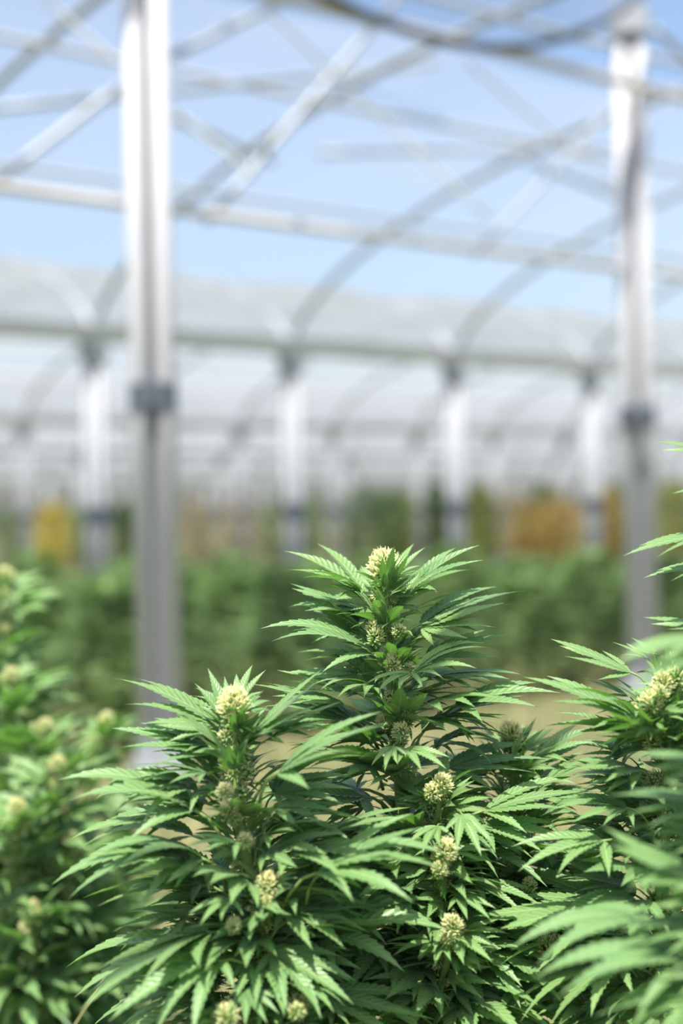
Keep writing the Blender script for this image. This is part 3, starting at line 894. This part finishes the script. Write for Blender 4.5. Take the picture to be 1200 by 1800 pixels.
# ---- blurred bushy plant behind on the left
D7 = 2.35
bp = Plant('hemp_plant', (at(40, 1400, D7).x, D7, 0), 'large blurred bushy hemp plant filling the lower left corner', simple=True)
heads = [((8, 1012), (-20, 1500), 0.15), ((78, 1280), (40, 1650), -0.1), ((186, 1268), (90, 1650), 0.05), ((100, 1345), (60, 1700), -0.2), ((20, 1190), (0, 1600), 0.0), ((130, 1480), (80, 1800), -0.2),
         ((235, 1420), (120, 1800), 0.15), ((30, 1420), (10, 1800), -0.25), ((200, 1560), (110, 1900), -0.1), ((-60, 1150), (-30, 1600), 0.1), ((60, 1600), (50, 1900), -0.25), ((290, 1500), (140, 1880), 0.3)]
for i, ((tx, ty), (bx, by), dd) in enumerate(heads):
    a = at(tx, ty, D7 + dd); b_ = at(bx, by, D7 + dd * .4)
    bp.stem([b_, a.lerp(b_, .5), a], 0.007, 0.003, 'branch')
    bp.cola([a, a.lerp(b_, .5), b_], 200 + i, L0=0.07, L1=0.15, sp0=0.03, sp1=0.042, fans=3, small=2, bud=0.011, top=0.0134, elev0=45, elev1=-8, maxd=0.4)
bp.stem([bp.base + Vector((0, 0, -.02)), bp.base + Vector((0, 0, .4)), at(30, 1600, D7), at(20, 1300, D7)], 0.016, 0.005)

for _p in (main, sm, lp, rp_, ep, np_, bp): _p.finish()

# dry grass stalk at the lower left
a = at(88, 1800, 1.75); b_ = at(205, 1690, 1.75)
bar('dry_stalk', Vector((a.x - 0.25, a.y, 0.02)), b_, 0.0013, M_DRY, 'thin dry straw stalk leaning in the lower left corner', 'stalk', 5, sag=-0.03)

# ------------------------------------------------------------------ crop rows behind
def crop_meshes(seed, h, w, nleaf, mat):
    rr = random.Random(seed)
    b = MB()
    for i in range(nleaf):
        t = rr.random() ** 0.8
        z = h * (0.08 + 0.9 * t)
        rad = w * (1 - 0.75 * t ** 1.6) * rr.uniform(0.25, 1.0)
        a = rr.uniform(0, 2 * PI)
        c = Vector((math.cos(a) * rad, math.sin(a) * rad, z))
        L = rr.uniform(0.09, 0.15)
        e = rr.uniform(-0.3, 0.6)
        for q in (-1, 0, 1):
            aa = a + q * 0.55 + rr.uniform(-.1, .1)
            l = L * (1.0 if q == 0 else 0.8)
            d = Vector((math.cos(aa) * math.cos(e), math.sin(aa) * math.cos(e), math.sin(e)))
            s = Vector((-math.sin(aa), math.cos(aa), 0)) * l * 0.11
            m_ = c + d * l * 0.45 + Vector((0, 0, l * .05)); tp = c + d * l - Vector((0, 0, l * .12))
            b.add([c, m_ + s, tp, m_ - s, m_ - Vector((0, 0, l * .03))], [(0, 4, 1), (1, 4, 2), (2, 4, 3), (3, 4, 0)], mi=0)
    st = MB()
    st.tube([(0, 0, -.03), (0.01, 0, h * .5), (0, 0, h * .95)], [0.012, 0.008, 0.003], 6)
    for i in range(7):
        a = rr.uniform(0, 2 * PI); z = h * rr.uniform(.15, .6); rr2 = w * rr.uniform(.5, .8)
        st.tube([(0, 0, z), (math.cos(a) * rr2 * .6, math.sin(a) * rr2 * .6, z + .1 * h), (math.cos(a) * rr2, math.sin(a) * rr2, z + .3 * h)], [0.006, 0.005, 0.002], 5)
    fl = b
    for i in range(8):
        a = rr.uniform(0, 2 * PI); r_ = w * rr.uniform(0, .6) if i else 0
        z = h * (1.0 - 0.45 * r_ / w)
        fl.tube([(math.cos(a) * r_, math.sin(a) * r_, z - .06), (math.cos(a) * r_, math.sin(a) * r_, z - .02), (math.cos(a) * r_, math.sin(a) * r_, z + .04)], [0.012, 0.018, 0.004], 6, mi=1)
    return b.mesh('foliage', [mat, M_CALYX], False), st.mesh('stem', [M_STEM])
CROPS = [crop_meshes(300 + i, 0.72 + 0.06 * i, 0.36, 520, M_LEAF_FAR) for i in range(3)]
rc = random.Random(77)
def crop_plant(u, n, sc, label, group):
    p = plan(u + rc.uniform(-.12, .12), n + rc.uniform(-.12, .12), 0)
    root = empty('hemp_plant', p, rc.uniform(0, 6.28)); hz = max(0.22, (CAM_H - 100 * p.y / FPX) / 0.78); root.scale = (sc, sc, hz * rc.uniform(.88, 1.1))
    tag(root, label, 'plant', group)
    fo, st = rc.choice(CROPS)
    link('foliage', fo, root); link('stem', st, root)
def in_view(p, m=0.07):
    return p.y > 1 and abs(p.x / p.y) < 0.25 + m
for ri, n in enumerate((6.3, 7.3, 8.3, 9.4, 11.4, 12.6, 13.8, 15.0, 16.2)):
    lo, hi = vis_u(n, 0.5)
    u = lo
    while u < hi:
        p = plan(u, n)
        # the open grassy path between front plants and the first row stays free
        if in_view(p) and p.y < 23.5:
            lab = ('blurred green hemp plant in the %s crop row behind the tall posts' if ri < 4 else ('small blurred hemp plant in the %s crop row, beyond the first gutter' if ri < 8 else 'tiny blurred hemp plant in the farthest, %s crop row')) % ORD[ri]
            crop_plant(u, n, rc.uniform(0.85, 1.1), lab, 'crop rows near' if ri < 4 else ('crop rows middle' if ri < 8 else 'crop rows far'))
        u += 0.62
# ------------------------------------------------------------------ coloured shrubs beyond the crop rows
def shrub_mesh(seed, h, w, n, mats):
    rr = random.Random(seed); b = MB()
    for i in range(n):
        t = rr.random(); a = rr.uniform(0, 2 * PI)
        rad = w * math.sqrt(max(0.05, 1 - (2 * t - 1) ** 2 * .8)) * rr.uniform(.5, 1)
        c = Vector((math.cos(a) * rad, math.sin(a) * rad, h * (0.02 + 0.96 * t)))
        d = Vector((rr.gauss(0, 1), rr.gauss(0, 1), rr.gauss(0, .7))).normalized(); s = d.cross(Vector((rr.gauss(0, 1), rr.gauss(0, 1), rr.gauss(0, 1)))).normalized()
        l = rr.uniform(.07, .13)
        nrm = d.cross(s)
        b.add([c, c + d * l * .5 + s * l * .3, c + d * l, c + d * l * .5 - s * l * .3, c + d * l * .5 - nrm * l * .08], [(0, 4, 1), (1, 4, 2), (2, 4, 3), (3, 4, 0)], mi=(0 if rr.random() < .75 else 1))
    st = MB()
    for i in range(5):
        a = rr.uniform(0, 6.28); st.tube([(0.03 * math.cos(a), 0.03 * math.sin(a), -.03), (w * .3 * math.cos(a), w * .3 * math.sin(a), h * .5), (w * .5 * math.cos(a), w * .5 * math.sin(a), h * .85)], [0.02, 0.014, 0.005], 6)
    return b.mesh('foliage', mats, False), st
SHC = {'yellow': (0.70, 0.56, 0.08), 'olive': (0.36, 0.38, 0.05), 'orange': (0.56, 0.36, 0.14), 'dark green': (0.10, 0.19, 0.05), 'tan': (0.50, 0.43, 0.28), 'pale green': (0.30, 0.38, 0.20)}
SHM = {k: plain('shrub_' + k.replace(' ', '_'), c, 0.7, noise=0.35, scale=1.2, trans=0.35) for k, c in SHC.items()}
M_BARK = plain('bark', (0.2, 0.15, 0.1), 0.8, noise=0.3)
shrubs = [(20, 'pale green', 30, 1.35, .4), (92, 'yellow', 28, 1.45, .42), (145, 'pale green', 33, 1.4, .4), (222, 'dark green', 30, 1.5, .35), (345, 'tan', 30, 1.5, .35), (420, 'tan', 31, 1.45, .45), (480, 'pale green', 34, 1.4, .5),
          (545, 'pale green', 34, 1.5, .4), (640, 'dark green', 29, 1.68, .5), (690, 'dark green', 31, 1.6, .4), (765, 'dark green', 28, 1.7, .3), (845, 'olive', 28, 1.62, .35), (905, 'tan', 31, 1.45, .4), (965, 'olive', 29.5, 1.65, .45),
          (985, 'orange', 27.5, 1.28, .5), (930, 'orange', 28.5, 1.2, .35), (1065, 'orange', 28, 1.5, .35), (1090, 'dark green', 30, 1.6, .35), (1190, 'olive', 29, 1.65, .45), (290, 'tan', 33, 1.4, .5), (720, 'olive', 33, 1.5, .4)]
where = {20: 'at the far left edge', 92: 'in the gap left of the slim left post', 145: 'left of the slim left post', 222: 'just left of the tall left post', 345: 'just right of the tall left post', 420: 'left of the middle gap', 480: 'in the hazy middle gap',
         545: 'behind the slim post left of centre', 640: 'broadest one, left of the tallest plant tip', 690: 'right above the tallest plant tip', 765: 'narrow, between two slim posts', 845: 'right of the slim middle post', 905: 'between two thin posts',
         965: 'standing behind the orange shrub', 985: 'low, left of the slim right post', 930: 'lowest and smallest, between thin posts', 1065: 'touching the tall right post', 1090: 'behind the tall right post', 1190: 'right of the tall right post', 290: 'behind the tall left post', 720: 'behind thin paired posts'}
for i, (px, colr, d, h, w) in enumerate(shrubs):
    p = at(px, 900, d); p.z = 0
    root = empty('shrub', p)
    tag(root, 'blurred %s shrub beyond the crops, %s' % (colr, where[px]), 'shrub', 'coloured shrubs beyond the crops')
    fo, st = shrub_mesh(500 + i, h, w, 1100, [SHM[colr], SHM['olive' if colr in ('yellow', 'orange') else ('dark green' if colr == 'olive' else colr)]])
    link('foliage', fo, root); link('stem', st.mesh('stem', [M_BARK]), root)
print('LEAVES', {p.root['label'][:24]: p.nleaf for p in (main, sm, lp, rp_, ep, np_, bp)})
